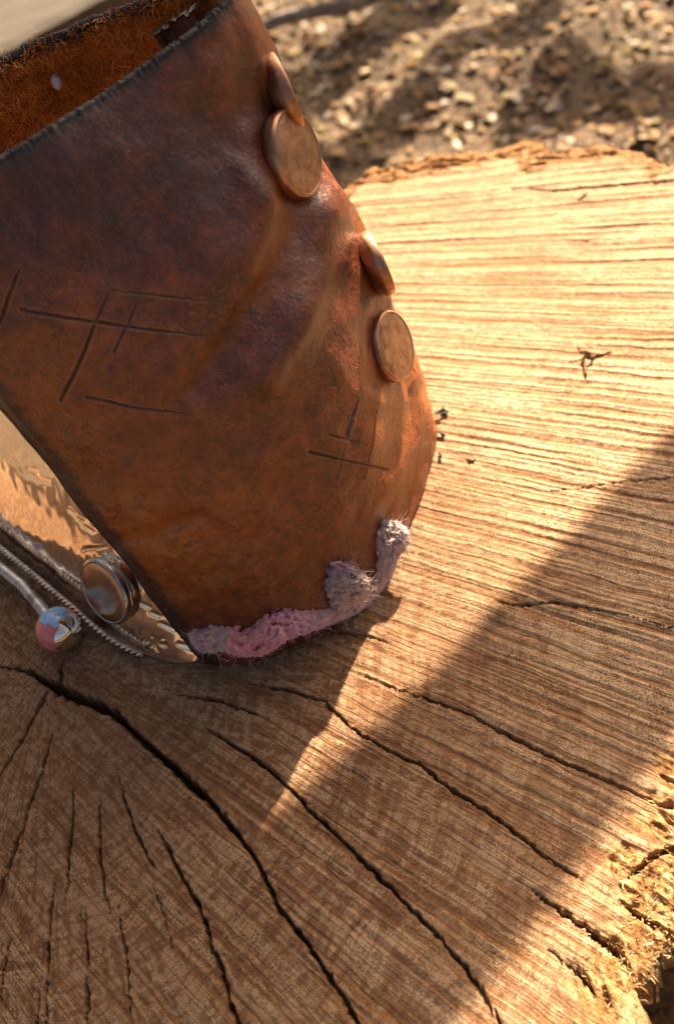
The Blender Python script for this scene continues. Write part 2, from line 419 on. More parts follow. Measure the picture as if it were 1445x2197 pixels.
shade_branch('tree_limb', at(655, 195, GZ), at(880, 10, GZ), .5, .030, 'thin bare limb casting the narrow dark shadow on the litter', wig=.01, seed=5, ext=(.05, .5))
shade_branch('tree_limb', at(690, 350, GZ), at(1160, 40, GZ), .7, .017, 'twig limb casting the faint shadow farther right on the litter', wig=.05, seed=9, ext=(.05, .4))

shade_branch('tree_limb', at(1120, 320, GZ), at(1500, 120, GZ), .7, .020, 'crooked bare limb casting the broken shadow beyond the stump far edge', wig=.08, seed=13, ext=(.0, .3))
# ------------------------------------------------------------------ stump
PITH = at(105, 1455)[:2]
OC = np.array(PITH) + np.array([.045, .045])
edge_px = [(560, 440), (640, 425), (700, 408), (760, 385), (800, 352), (850, 352), (930, 325), (1060, 318), (1100, 305), (1150, 292), (1190, 318), (1250, 305), (1310, 300), (1380, 318), (1445, 345),
           (1600, 430), (1445, 2040), (1410, 2085), (1380, 2140), (1398, 2200), (1420, 2280)]
ep = np.array([at(*q)[:2] for q in edge_px])
rel = ep - OC; eth = np.arctan2(rel[:, 1], rel[:, 0]); er = np.hypot(rel[:, 0], rel[:, 1])
ex_th = np.radians([-8, 6, 20, 135, 160, 180, -160, -130, -105, -88]); ex_r = np.array([.148, .172, .192, .185, .17, .165, .16, .15, .14, .135])
ath = np.concatenate([eth, ex_th]); ar = np.concatenate([er, ex_r]); od = np.argsort(ath); ath, ar = ath[od], ar[od]
def outline(th):
    return np.interp(th, np.concatenate([ath - 2 * np.pi, ath, ath + 2 * np.pi]), np.concatenate([ar, ar, ar]))
def rough_outline(th):
    return outline(th) + .0012 * fbm(np.cos(th) * 40, np.sin(th) * 40, 4) + .0006 * noise(np.cos(th) * 260, np.sin(th) * 260)

CRACKS = [
 [(60,1440,8),(130,1482,26),(200,1510,22),(250,1535,20),(290,1575,13),(340,1620,16),(400,1675,18),(450,1720,14),(490,1770,13),(520,1805,9),(540,1830,7),(560,1870,10),(600,1950,9),(650,2015,8),(700,2085,9),(740,2150,8),(775,2215,8)],
 [(-40,1420,2),(0,1430,3),(60,1440,7),(110,1470,10)], [(128,1482,14),(130,1440,8),(138,1408,2)],
 [(430,1556,1),(455,1571,3),(513,1608,5),(576,1651,7),(625,1695,6),(678,1753,7),(740,1810,8),(800,1870,7),(860,1930,6),(930,2000,6),(1000,2080,7),(1060,2170,7),(1090,2230,7)],
 [(380,1490,1),(420,1496,5),(465,1503,6),(513,1520,4),(562,1538,1)],
 [(533,1467,1),(575,1474,3),(620,1482,5),(697,1508,5),(750,1560,4),(780,1580,5),(830,1610,6),(900,1640,5),(960,1690,7),(1040,1740,6),(1110,1790,6),(1170,1840,5),(1245,1885,2)],
 [(690,1352,1),(729,1359,3),(813,1370,3),(840,1380,1)],
 [(780,1450,1),(860,1482,3),(940,1510,4),(1005,1532,4),(1060,1565,5),(1120,1595,5),(1190,1630,4),(1270,1660,5),(1350,1695,5),(1410,1725,8),(1450,1728,12)],
 [(1045,1285,1),(1110,1300,4),(1190,1293,3),(1260,1305,3),(1340,1320,2),(1445,1350,2)],
 [(1180,1055,1),(1280,1040,2),(1360,1030,2),(1450,1025,2)],
 [(104,1484,7),(73,1540,6),(41,1598,6),(2,1661,5),(-40,1730,3)],
 [(112,1579,2),(92,1651,6),(68,1709,7),(51,1767,8),(29,1826,7),(2,1903,7),(-20,1960,5)],
 [(157,1680,1),(154,1767,6),(145,1830,7),(144,1884,5),(139,1918,1)],
 [(214,1720,1),(212,1767,4),(213,1845,6),(223,1913,5),(236,1960,1)],
 [(251,1661,1),(269,1724,5),(286,1777,6),(310,1826,5),(329,1860,1)],
 [(335,1780,1),(363,1830,6),(387,1879,8),(419,1932,9),(441,1985,9),(453,2034,9),(477,2082,9),(489,2135,8),(510,2200,9)],
 [(116,1895,1),(104,1976,6),(101,2060,6),(99,2155,6),(100,2210,4)],
 [(180,1955,1),(186,2058,6),(186,2130,7),(186,2205,6)],
 [(250,1945,1),(266,2034,5),(273,2082,4),(281,2174,3)],
 [(22,2014,2),(8,2082,5),(0,2150,4)], [(329,1908,1),(358,1985,2),(370,2043,1)],
 [(82,2130,1),(80,2200,4)], [(175,1930,1),(170,1980,2)],
 [(1139,1912,1),(1215,1964,8),(1284,2012,16),(1322,2040,18),(1345,2070,6)], [(1170,2030,1),(1243,2088,10),(1274,2123,16),(1312,2143,10)],
 [(1326,1929,2),(1388,1974,14),(1443,2012,18)], [(1380,1855,2),(1400,1835,20),(1430,1822,12),(1450,1815,4)],
 [(1345,1880,2),(1372,1862,9),(1385,1840,2)],
 [(1090,402,1),(1180,410,6),(1300,400,7),(1450,388,6)], [(1080,412,1),(1150,400,3),(1230,395,1)],
 [(1236,430,3),(1246,428,7),(1258,415,2)],
 [(1236,746,1),(1244,758,4),(1256,756,6),(1266,770,14),(1280,764,8),(1296,760,4),(1312,755,1)], [(1252,768,7),(1247,786,4),(1254,800,4),(1256,824,1)], [(1222,780,1),(1246,776,3)], [(1270,772,8),(1264,786,4),(1258,790,2)],
 [(1225,520,1),(1250,518,3),(1275,516,1)], [(1000,985,4),(1012,990,6),(1018,984,2)],
 [(700,455,1),(735,447,4),(770,443,1)],
]

def build_stump():
    stump = empty('tree_stump', 'broad sawn tree stump with radial cracks under the leather cuff', 'stump', (float(PITH[0]), float(PITH[1]), 0))
    o3 = np.array([PITH[0], PITH[1], 0])
    h = .00030
    def axis(lo, hi, far_lo, far_hi):
        a = list(np.arange(lo, hi, h)); s = h
        while a[-1] < far_hi: s = min(s * 1.3, .0018); a.append(a[-1] + s)
        s = h
        while a[0] > far_lo: s = min(s * 1.3, .0018); a.insert(0, a[0] - s)
        return np.array(a)
    xs = axis(-.096, .118, OC[0] - .20, OC[0] + .24)
    # rows spread wider with distance from the lens
    ys = [.028]
    while ys[-1] < .295: ys.append(ys[-1] + h * (1 + max(0, (ys[-1] - .12)) * 4.5))
    s = h
    while ys[-1] < OC[1] + .24: s = min(s * 1.3, .0018); ys.append(ys[-1] + s)
    s = h
    while ys[0] > OC[1] - .20: s = min(s * 1.3, .0018); ys.insert(0, ys[0] - s)
    ys = np.array(ys)
    X, Y = np.meshgrid(xs, ys, indexing='ij')
    dx, dy = X - OC[0], Y - OC[1]; th = np.arctan2(dy, dx); r = np.hypot(dx, dy)
    d = rough_outline(th) - r
    # fan of saw marks
    Ls = [((800, 452), (1445, 440)), ((950, 1000), (1400, 1090)), ((1000, 1270), (1400, 1370)), ((900, 1500), (1440, 1722)), ((450, 1700), (760, 1980))]
    A = np.zeros((2, 2)); bb = np.zeros(2)
    for p, q in Ls:
        p = at(*p)[:2]; q = at(*q)[:2]; t = (q - p) / np.linalg.norm(q - p); Q = np.eye(2) - np.outer(t, t); A += Q; bb += Q @ p
    FP = np.linalg.solve(A, bb)
    fr = np.hypot(X - FP[0], Y - FP[1]); fa = np.arctan2(Y - FP[1], X - FP[0])
    R0 = np.hypot(*(at(1100, 800)[:2] - FP))
    warp = .0004 * fbm(X * 35, Y * 35, 3) + .00022 * fbm(X * 160, Y * 160, 2)
    q = (fa * R0 + warp)
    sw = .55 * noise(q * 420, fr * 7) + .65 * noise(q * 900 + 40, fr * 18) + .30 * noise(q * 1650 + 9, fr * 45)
    coarse = noise(q * 120 + 3, fr * 6)
    # rings round the pith
    px, py = X - PITH[0], Y - PITH[1]
    pr = np.hypot(px, py) * (1 + .05 * noise(px * 12, py * 12)) + .0016 * fbm(px * 55, py * 55, 3); pth = np.arctan2(py, px)
    rg = .5 + .5 * noise(pr * 330, pth * .9) + .3 * noise(pr * 820 + 5, pth * 2)
    ray = noise(pth * 55, pr * 14) * .5 + noise(pth * 140 + 3, pr * 22) * .5
    ring = np.clip(.42 + .38 * (rg - .5) + .30 * ray + .06 * coarse + .12 * sw, 0, 1)
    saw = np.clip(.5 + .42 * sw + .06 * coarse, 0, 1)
    cells = smooth(.06, .34, .8 * noise(pr * 430, pth * 9) + .9 * noise(pth * 44, pr * 70) + .35 * fbm(X * 900, Y * 900, 2) + .25 * noise(X * 28, Y * 28))
    # how ridged: strong far from the pith, on the right side
    ridg = .30 + .70 * smooth(.06, .13, np.hypot(px, py)) * smooth(-.04, .05, px * .6 + py)
    cells = cells * (1.05 - ridg * .75)
    Z = (sw * .00052 + coarse * .00012) * ridg + ray * .00010 + .0004 * fbm(X * 20, Y * 20, 2) + .00010 * noise(X * 900, Y * 900)
    # rim and crumbling patches
    rimn = d + .006 * fbm(X * 55, Y * 55, 3)
    upper = smooth(OC[1] + .02, OC[1] + .10, Y)
    rim = smooth(.0125, .004, rimn - .004 * upper) * (.35 + .65 * upper)
    cpt = [(1425, 1905, .0065), (1345, 1855, .0028), (1430, 2010, .006), (1365, 2085, .006), (1290, 2150, .004), (1440, 1790, .0045), (1445, 1650, .003)]
    crumb = np.zeros_like(X)
    for cx, cy, rr in cpt:
        w = at(cx, cy); crumb = np.maximum(crumb, np.exp(-((X - w[0]) ** 2 + (Y - w[1]) ** 2) / (2 * rr ** 2)))
    crumb = smooth(.25, .75, crumb + .35 * fbm(X * 140, Y * 140, 3))
    Z += rim * (.0009 * fbm(q * 700, fr * 200, 4) + .0008 * noise(X * 140, Y * 140) - .0006)
    cl = .7 * fbm(q * 800, fr * 150, 4, .6) + .45 * fbm(X * 420, Y * 420, 4, .65)
    Z += crumb * (.0010 * cl - .0005)
    # knot stain and small stains
    stain = np.zeros_like(X)
    for cx, cy, rr, k in [(1066, 1325, .0022, .75), (1055, 1345, .0014, .5), (1265, 768, .0013, .8), (1012, 988, .0006, .7), (620, 1500, .004, .25), (180, 1470, .006, .25), (640, 2030, .003, .2), (300, 2055, .002, .25), (1045, 1415, .001, .5)]:
        w = at(cx, cy); g = np.exp(-(((X - w[0]) / rr) ** 2 + ((Y - w[1]) / rr) ** 2) * (1 + .8 * noise(X * 700, Y * 700)))
        stain = np.maximum(stain, k * g)
    # cracks: real fissures
    G = np.zeros_like(X)
    wobx = .00034 * fbm(X * 520 + 7, Y * 520, 4, .65); woby = .00034 * fbm(X * 520, Y * 520 + 19, 4, .65)
    for C in CRACKS:
        pts = np.array([at(a, b)[:2] for a, b, w in C])
        wid = np.array([.5 * w * np.linalg.norm(at(a + 3, b)[:2] - at(a - 3, b)[:2]) / 6 for a, b, w in C])
        for k in range(len(C) - 1):
            p, q2 = pts[k], pts[k + 1]; w0, w1 = wid[k], wid[k + 1]; mg = max(w0, w1) * 2.2 + .0012
            i0, i1 = np.searchsorted(xs, [min(p[0], q2[0]) - mg, max(p[0], q2[0]) + mg]); j0, j1 = np.searchsorted(ys, [min(p[1], q2[1]) - mg, max(p[1], q2[1]) + mg])
            if i1 <= i0 or j1 <= j0: continue
            sl = np.s_[i0:i1, j0:j1]
            x = X[sl] + wobx[sl]; y = Y[sl] + woby[sl]
            e = q2 - p; t = np.clip(((x - p[0]) * e[0] + (y - p[1]) * e[1]) / (e @ e), 0, 1)
            dd = np.hypot(x - p[0] - t * e[0], y - p[1] - t * e[1]); w = w0 * (1 - t) + w1 * t
            w = np.maximum(w * (1 + .55 * noise(x * 600, y * 600)), .00006)
            depth = np.minimum(.010, w * 9) + .0002
            prof = smooth(1.12, .78, dd / (w * .76 + .00005)) * depth
            G[sl] = np.maximum(G[sl], prof)
    Z -= G
    # rounded, broken brim
    Z -= .0022 * smooth(.003, 0, d) ** 2 + .008 * smooth(.0, -.0022, d)
    # coordinates of the ray cells: round the pith
    grain = np.stack([pr * 430, pth * 40 * (1 + 0 * pr), np.zeros_like(pr)], -1).reshape(-1, 3)
    V = np.stack([X, Y, Z], -1).reshape(-1, 3)
    F = grid_faces(*X.shape); keep = (d > -.0022).reshape(-1); F = F[keep[F].all(1)]
    used = np.zeros(len(V), bool); used[F.ravel()] = True; idx = np.cumsum(used) - 1
    A_ = {k: v.reshape(-1)[used] for k, v in dict(ring=ring, cells=cells, saw=saw, rim=rim, stain=stain, crumb=crumb).items()}; A_['grain'] = grain[used]; A_['heart_shade'] = (1 - .9 * smooth(.075, .135, pr + .006 * fbm(X * 30, Y * 30, 3))).reshape(-1)[used]; A_['sawuv'] = np.stack([q, fr, 0 * q], -1).reshape(-1, 3)[used]; A_['plain'] = (1.05 - ridg * .8).reshape(-1)[used]
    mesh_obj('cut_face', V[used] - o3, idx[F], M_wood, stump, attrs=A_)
    # bark wall down to the ground
    nth = 1500; t = np.linspace(-np.pi, np.pi, nth, endpoint=False); zz = np.concatenate([np.linspace(-.0015, -.02, 14), np.linspace(-.024, GZ - .02, 30)])
    T, ZZ = np.meshgrid(t, zz, indexing='ij')
    fl = -.0012 + .0045 * fbm(np.cos(T) * 22 + 5, np.sin(T) * 22 + ZZ * 14, 4) + .0022 * noise(np.cos(T) * 110, np.sin(T) * 110 + ZZ * 60)
    fl = fl * smooth(0, -.012, ZZ) - .0006 + .014 * smooth(-.03, GZ, ZZ)
    RR = rough_outline(T) + fl
    V = np.stack([OC[0] + RR * np.cos(T), OC[1] + RR * np.sin(T), ZZ], -1).reshape(-1, 3)
    mesh_obj('bark', V - o3, grid_faces(nth, len(zz), True)[:, ::-1], M_bark, stump)
    return stump
stump = build_stump()

def crumbs():
    """loose torn fibre, splinters and dust on the broken brim"""
    spots = [(1425, 1905, .006, 420), (1415, 2030, .005, 420), (1365, 2090, .005, 380), (1420, 2085, .004, 200), (1345, 1860, .0025, 90), (1300, 2140, .004, 140), (1440, 1760, .003, 110),
             (1000, 328, .018, 150), (1180, 310, .018, 150), (850, 365, .010, 90), (1350, 316, .018, 120)]
    C = []
    for cx, cy, rr, n in spots:
        c = at(cx, cy)
        far = cy < 500
        p = c[:2] + rng.normal(size=(n, 2)) * rr * np.array([1, .28 if far else 1])
        th = np.arctan2(p[:, 1] - OC[1], p[:, 0] - OC[0]); ok = np.hypot(*(p - OC).T) < rough_outline(th) - .0006
        C.append(p[ok])
    C = np.vstack(C); n = len(C); Kk = 4
    p = np.concatenate([C, rng.uniform(-.0016, -.0002, (n, 1))], 1)
    rad = C - np.array(PITH); rad /= np.linalg.norm(rad, axis=1)[:, None]
    d = np.concatenate([rad * rng.choice([-1, 1], (n, 1)) + rng.normal(size=(n, 2)) * .5, np.abs(rng.normal(size=(n, 1))) * .45], 1); d /= np.linalg.norm(d, axis=1)[:, None]
    L = rng.uniform(.0006, .0034, (n, 1)) * rng.random((n, 1)) ** .8; w0 = rng.uniform(.00005, .00016, (n, 1))
    pts = [p]
    for k in range(Kk - 1):
        p = p + d * L / (Kk - 1); d = d + rng.normal(size=(n, 3)) * .45; d[:, 2] -= .15; d /= np.linalg.norm(d, axis=1)[:, None]; pts.append(p)
    pts = np.stack(pts, 1); side = np.cross(d, rng.normal(size=(n, 3))); side /= np.linalg.norm(side, axis=1)[:, None]; nrm = np.cross(side, d)
    prof = np.array([.6, 1, .8, .15])[None, :, None] * w0[:, None]
    tri = [side, -.5 * side + .5 * nrm, -.5 * side - .5 * nrm]
    V = np.stack([pts + t_[:, None] * prof for t_ in tri], 2).reshape(-1, 3)
    f = np.array([[3 * k + a, 3 * k + (a + 1) % 3, 3 * k + 3 + (a + 1) % 3, 3 * k + 3 + a] for k in range(Kk - 1) for a in range(3)])
    F = (f[None] + (np.arange(n) * 3 * Kk)[:, None, None]).reshape(-1, 4)
    pal = np.array([(.62, .43, .20), (.50, .28, .10), (.68, .52, .30), (.36, .17, .06)])
    T = np.repeat(pal[rng.integers(0, 4, n)], 3 * Kk, 0)
    o = mesh_obj('torn_fibre', V, F, M_crumb, stump, smooth_sh=False, attrs={'tone': T}, kind='stuff')
    o.location = (-PITH[0], -PITH[1], 0)
crumbs()

# ------------------------------------------------------------------ leather cuff
KS = [0, .25, .5, .75, 1.0, 1.12, 1.35, 1.65, 2.0, 2.35, 2.7]
BOT = [(-.0387, .1010), (-.0220, .0992), (-.0060, .1030), (.0110, .1150), (.0280, .1400), (.0314, .1520), (.0282, .1760), (.0100, .1980), (-.0200, .2080), (-.0500, .2030), (-.0720, .1850)]
T0 = at(-280, 535, .103); TT = [at(*q, .1075) for q in ((-95, 402), (95, 284), (330, 132))]
TOP = [T0, TT[0], TT[1], TT[2], at(493, 0, .109), (.0105, .1700, .108), (.0040, .1830, .1035), (-.0080, .1902, .0998), (-.0255, .1922, .0980), (-.0440, .1870, .0965), (-.0620, .1735, .095)]
BOT = np.array([(x, y, .0006) for x, y in BOT]); TOP = np.array([np.array(q) for q in TOP])
MID = (BOT + TOP) / 2
cen = np.array([-.02, .15, 0])
outw = MID - cen; outw[:, 2] = 0; outw /= np.linalg.norm(outw, axis=1)[:, None]
MID += outw * np.array([0, .0030, .0050, .0050, .0, .002, .004, .004, .004, .003, .002])[:, None]
MID[4] = at(806, 600, .050)
MID[5] = MID[4] + [.0015, .0120, .0]
def shell(s, v, off=0.0, fine=True):
    s = np.asarray(s, float); v = np.asarray(v, float); sh = s.shape; s = s.ravel(); v = v.ravel()
    b, m, t = (catmull(K, s, KS) for K in (BOT, MID, TOP))
    w = v[:, None]
    P = b * (2 * (w - .5) * (w - 1)) + m * (-4 * w * (w - 1)) + t * (2 * w * (w - .5))
    return P.reshape(sh + (3,))
def normals(P):
    du = np.gradient(P, axis=0); dv = np.gradient(P, axis=1)
    n = np.cross(du, dv); n /= np.linalg.norm(n, axis=-1, keepdims=True) + 1e-15
    return n
MARKS = [  # cut strokes, in picture positions on the leather; last number: width
 [(238,615,2.5),(205,690,5),(165,790,7),(130,858,6)], [(300,628,2.5),(275,690,4),(242,755,4)],
 [(232,622,3),(330,632,4),(440,645,3),(560,658,1.5)], [(45,664,5),(180,687,6),(300,704,5),(420,718,3),(480,722,1)],
 [(183,850,5),(280,872,4),(410,888,2.5)], [(45,570,3),(25,620,6),(0,690,6),(-15,720,5)],
 [(664,970,6),(740,988,4),(828,1008,3)], [(705,932,4),(780,954,2.5)], [(745,890,2),(742,940,3),(718,1028,3)], [(800,880,2),(790,950,2),(776,1030,2)],
 [(762,860,3),(752,905,6),(742,945,4)],
]
def build_leather():
    root = empty('leather_cuff', 'dark brown waxed leather cuff with copper studs standing on the stump', 'leather cuff', (float(BOT[2][0]), float(BOT[2][1]), 0))
    o3 = np.array([BOT[2][0], BOT[2][1], 0])
    # outer skin, fine on the seen side
    s = np.concatenate([np.linspace(0, 1.30, 420), np.linspace(1.32, 2.7, 110)]); v = np.linspace(0, 1, 420)
    S, Vv = np.meshgrid(s, v, indexing='ij')
    P = shell(S, Vv); py = pj(P)[..., 1]
    # the hide is drawn in at the upper stud
    P = P - rt * (.0036 * np.exp(-((py - 265) / 105) ** 2) * smooth(.62, 1.0, S) * smooth(1.75, 1.25, S))[..., None]
    n = normals(P)
    a = S * 30; b = Vv * 42
    # slack and folds of the hide
    H = .0011 * fbm(S * 4, Vv * 5 + 2, 3) + .00014 * fbm(S * 14, Vv * 20, 2) + .00004 * fbm(S * 70, Vv * 95, 3)
    px = pj(P); 
    def ridge(pts, wpx, amp):
        dmin = np.full(S.shape, 1e9)
        for (x0, y0), (x1, y1) in zip(pts[:-1], pts[1:]):
            e = np.array([x1 - x0, y1 - y0], float); t = np.clip(((px[..., 0] - x0) * e[0] + (px[..., 1] - y0) * e[1]) / (e @ e), 0, 1)
            dmin = np.minimum(dmin, np.hypot(px[..., 0] - x0 - t * e[0], px[..., 1] - y0 - t * e[1]))
        return amp * np.exp(-(dmin / wpx) ** 2) * (S < 1.06)
    H += ridge([(700, 470), (690, 560), (640, 680), (560, 800)], 50, .0024)
    H += ridge([(590, 300), (570, 420), (540, 560)], 60, .0012)
    H += ridge([(640, 430), (600, 560), (520, 700), (430, 830)], 40, -.0014)
    H += ridge([(470, 150), (520, 300), (560, 440)], 40, .0008)
    H += ridge([(760, 640), (740, 800), (720, 960)], 50, .0004)
    H += ridge([(800, 690), (795, 780), (800, 830)], 12, -.0004)
    H += ridge([(250, 1165), (330, 1150), (430, 1110)], 18, -.0006)
    H += ridge([(300, 980), (420, 900), (560, 820)], 60, .0007)
    for sx, sy in ((622, 338), (838, 748)):
        dd = np.hypot(px[..., 0] - sx, px[..., 1] - sy); H += (-.0007 * np.exp(-(dd / 75) ** 2) + .0004 * np.exp(-((dd - 112) / 26) ** 2)) * (S < 1.02)
    # the overlapping layer's edge low on the right
    bx = np.interp(px[..., 1], [780, 840, 900, 950, 1000, 1060, 1110], [905, 874, 880, 884, 880, 872, 850])
    H -= .0009 * smooth(0, 6, px[..., 0] - bx) * smooth(800, 850, px[..., 1]) * (px[..., 1] < 1300) * (S < 1.3)
    mark = np.zeros_like(S); lip = np.zeros_like(S); wob = 2.2 * fbm(S * 60, Vv * 80, 2)
    for C in MARKS:
        for (x0, y0, w0), (x1, y1, w1) in zip(C[:-1], C[1:]):
            e = np.array([x1 - x0, y1 - y0], float); t = np.clip(((px[..., 0] - x0) * e[0] + (px[..., 1] - y0) * e[1]) / (e @ e), 0, 1)
            dd = np.hypot(px[..., 0] - x0 - t * e[0] + wob * .5, px[..., 1] - y0 - t * e[1] + wob * .5); w = (w0 * (1 - t) + w1 * t) * .58
            lip = np.maximum(lip, np.exp(-((dd - w * 1.7) / (w * .6)) ** 2) * np.clip(w / 2.6, .3, 1) * (S < 1.06))
            mark = np.maximum(mark, smooth(1.35, .45, dd / w) * np.clip(w / 2.6, .35, 1) * (S < 1.06))
    H += lip * .00016 - mark * .00055
    H -= .0016 * smooth(.075, 0, S) ** 2
    P = P + n * H[..., None]
    # frayed upper edge
    topk = smooth(.985, 1, Vv)
    P[..., 2] += topk * (.0005 * fbm(S * 90, S * 0 + 3, 3))
    # colour masks: rubbed warm tan low on the left, black-burnished along the upper cut
    warm = np.clip(.55 * np.exp(-((px[..., 0] - 60) / 330) ** 2 - ((px[..., 1] - 900) / 230) ** 2) + .75 * np.exp(-((px[..., 0] - 330) / 260) ** 2 - ((px[..., 1] - 1190) / 150) ** 2)
            + .35 * np.exp(-((px[..., 0] - 640) / 150) ** 2 - ((px[..., 1] - 1010) / 150) ** 2) + .55 * np.exp(-((px[..., 0] - 880) / 110) ** 2 - ((px[..., 1] - 900) / 230) ** 2)
            + .35 * np.exp(-((px[..., 0] - 600) / 90) ** 2 - ((px[..., 1] - 520) / 150) ** 2) + .3 * (S > 1.0), 0, 1)
    warm = warm - .42 * np.exp(-((px[..., 0] - 150) / 420) ** 2 - ((px[..., 1] - 360) / 190) ** 2)  # upper left darkened: corner light fall-off painted into the hide
    edge = np.clip(smooth(.982, .999, Vv + .006 * fbm(S * 22, Vv * 12, 2)), 0, 1)
    edge = np.maximum(edge, .85 * smooth(.085, .050, S + .012 * fbm(Vv * 60, S * 40, 3)))
    nu, nv = S.shape
    mesh_obj('outer_hide', P.reshape(-1, 3) - o3, grid_faces(nu, nv), M_leather, root, attrs=dict(warm=warm.ravel(), mark=mark.ravel(), lip=lip.ravel(), edge=edge.ravel()))
    # suede inside, 2 mm in
    Pi = P - n * (.0020 + .0003 * fbm(S * 50, Vv * 70, 3))[..., None]
    si = np.unique(np.concatenate([np.arange(0, nu, 3), [nu - 1]])); vi = np.unique(np.concatenate([np.arange(0, nv, 3), [nv - 1]]))
    Q = Pi[np.ix_(si, vi)]
    lining = mesh_obj('suede_lining', Q.reshape(-1, 3) - o3, grid_faces(len(si), len(vi))[:, ::-1], M_suede, root)
    # cut edges that close the thickness: top, bottom, slit, far end
    def strip(A, B):
        k = 4; t = np.linspace(0, 1, k + 1)[None, :, None]
        bul = np.sin(np.linspace(0, np.pi, k + 1))[None, :, None]
        return A[:, None] * (1 - t) + B[:, None] * t, bul
    for nm, A, B, out in (('cut_edge', P[:, -1], Pi[:, -1], np.array([0, 0, .0005])), ('cut_edge', P[:, 0], Pi[:, 0], np.array([0, 0, -.0002])), ('cut_edge', P[0], Pi[0], np.array([-.0004, -.0002, 0])), ('cut_edge', P[-1], Pi[-1], np.array([-.0004, 0, 0]))):
        W, bul = strip(A, B); W = W + bul * out
        mesh_obj(nm, W.reshape(-1, 3) - o3, grid_faces(len(A), W.shape[1]), M_edge, root)
    # nap: curled fibres on the inside of the far wall and along the rims
    def fibres(cnt, sfun, vfun, lens, wid, nsign, spread):
        ss, vv = sfun(cnt), vfun(cnt); i = np.clip(np.searchsorted(s, ss), 1, nu - 2); j = np.clip((vv * (nv - 1)).astype(int), 0, nv - 1)
        base = (Pi if nsign < 0 else P)[i, j]; nn = n[i, j] * nsign
        VV = []; FF = []
        K = 5
        dirv = rng.normal(size=(cnt, 3)) * spread + nn * .8; dirv /= np.linalg.norm(dirv, axis=1)[:, None]
        curl = rng.normal(size=(cnt, 3)); p = base.copy(); L = lens * rng.uniform(.4, 1.3, cnt)[:, None]
        pts = [p.copy()]
        for k in range(K - 1):
            p = p + dirv * L / (K - 1); dirv = dirv + .75 * curl + .35 * rng.normal(size=(cnt, 3)); dirv /= np.linalg.norm(dirv, axis=1)[:, None]; pts.append(p.copy())
        pts = np.stack(pts, 1); side = np.cross(dirv, rng.normal(size=(cnt, 3))); side /= np.linalg.norm(side, axis=1)[:, None]
        w = wid * np.linspace(1, .35, K)[None, :, None]
        V2 = np.stack([pts - side[:, None] * w, pts + side[:, None] * w], 2).reshape(-1, 3)
        f = np.array([[2 * k, 2 * k + 1, 2 * k + 3, 2 * k + 2] for k in range(K - 1)])
        F2 = (f[None] + (np.arange(cnt) * 2 * K)[:, None, None]).reshape(-1, 4)
        return V2, F2
    V2, F2 = fibres(18000, lambda c: rng.uniform(1.30, 2.55, c), lambda c: 1 - .45 * rng.random(c) ** 1.3, .0027, .00012, -1, 1.1)
    f1 = mesh_obj('suede_nap', V2 - o3, F2, M_suedefib, lining, kind='stuff')
    V2, F2 = fibres(2200, lambda c: rng.uniform(1.25, 2.6, c), lambda c: np.full(c, .9999), .0020, .00007, -1, 1.3)
    f2 = mesh_obj('frayed_rim', V2 - o3, F2, M_edge, lining, kind='stuff')
    V2, F2 = fibres(700, lambda c: rng.uniform(0, 1.1, c), lambda c: np.full(c, .9999), .0008, .00006, 1, 1.2)
    f3 = mesh_obj('frayed_rim', V2 - o3, F2, M_edge, lining, kind='stuff')
    V2, F2 = fibres(5200, lambda c: rng.uniform(0, 1.12, c), lambda c: rng.uniform(.01, .97, c), .0010, .000028, 1, 1.6)
    mesh_obj('hide_nap', V2 - o3, F2, M_napfib, root, kind='stuff')
    # a dark sheet painting in the shadow inside the opening on the right
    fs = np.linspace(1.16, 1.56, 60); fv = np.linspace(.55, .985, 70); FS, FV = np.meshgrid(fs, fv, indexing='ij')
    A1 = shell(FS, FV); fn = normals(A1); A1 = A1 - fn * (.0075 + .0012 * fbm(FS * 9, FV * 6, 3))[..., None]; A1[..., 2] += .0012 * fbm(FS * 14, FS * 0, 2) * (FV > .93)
    A2 = A1 - fn * .0016; m_ = FS.size; Fq = grid_faces(*FS.shape); ix = np.arange(m_).reshape(FS.shape)
    lp = np.concatenate([ix[:, 0], ix[-1, 1:], ix[::-1, -1][1:], ix[0, ::-1][1:-1]]); l2 = np.roll(lp, -1)
    mesh_obj('shade_sheet', np.concatenate([A1.reshape(-1, 3), A2.reshape(-1, 3)]) - o3, np.concatenate([Fq, Fq[:, ::-1] + m_, np.stack([lp, l2, l2 + m_, lp + m_], -1)]), M_shadesheet, root)
    # studs: find the point of the skin that shows at a picture position
    def surf_at(x, y, lo, hi):
        m = (S > lo) & (S < hi); dd = np.where(m, np.hypot(px[..., 0] - x, px[..., 1] - y), 1e9)
        i, j = np.unravel_index(np.argmin(dd), dd.shape); return P[i, j], n[i, j], i, j
    return root, o3, P, n, S, Vv, surf_at
cuff, cuff_o, LP, LN, LS, LV, surf_at = build_leather()

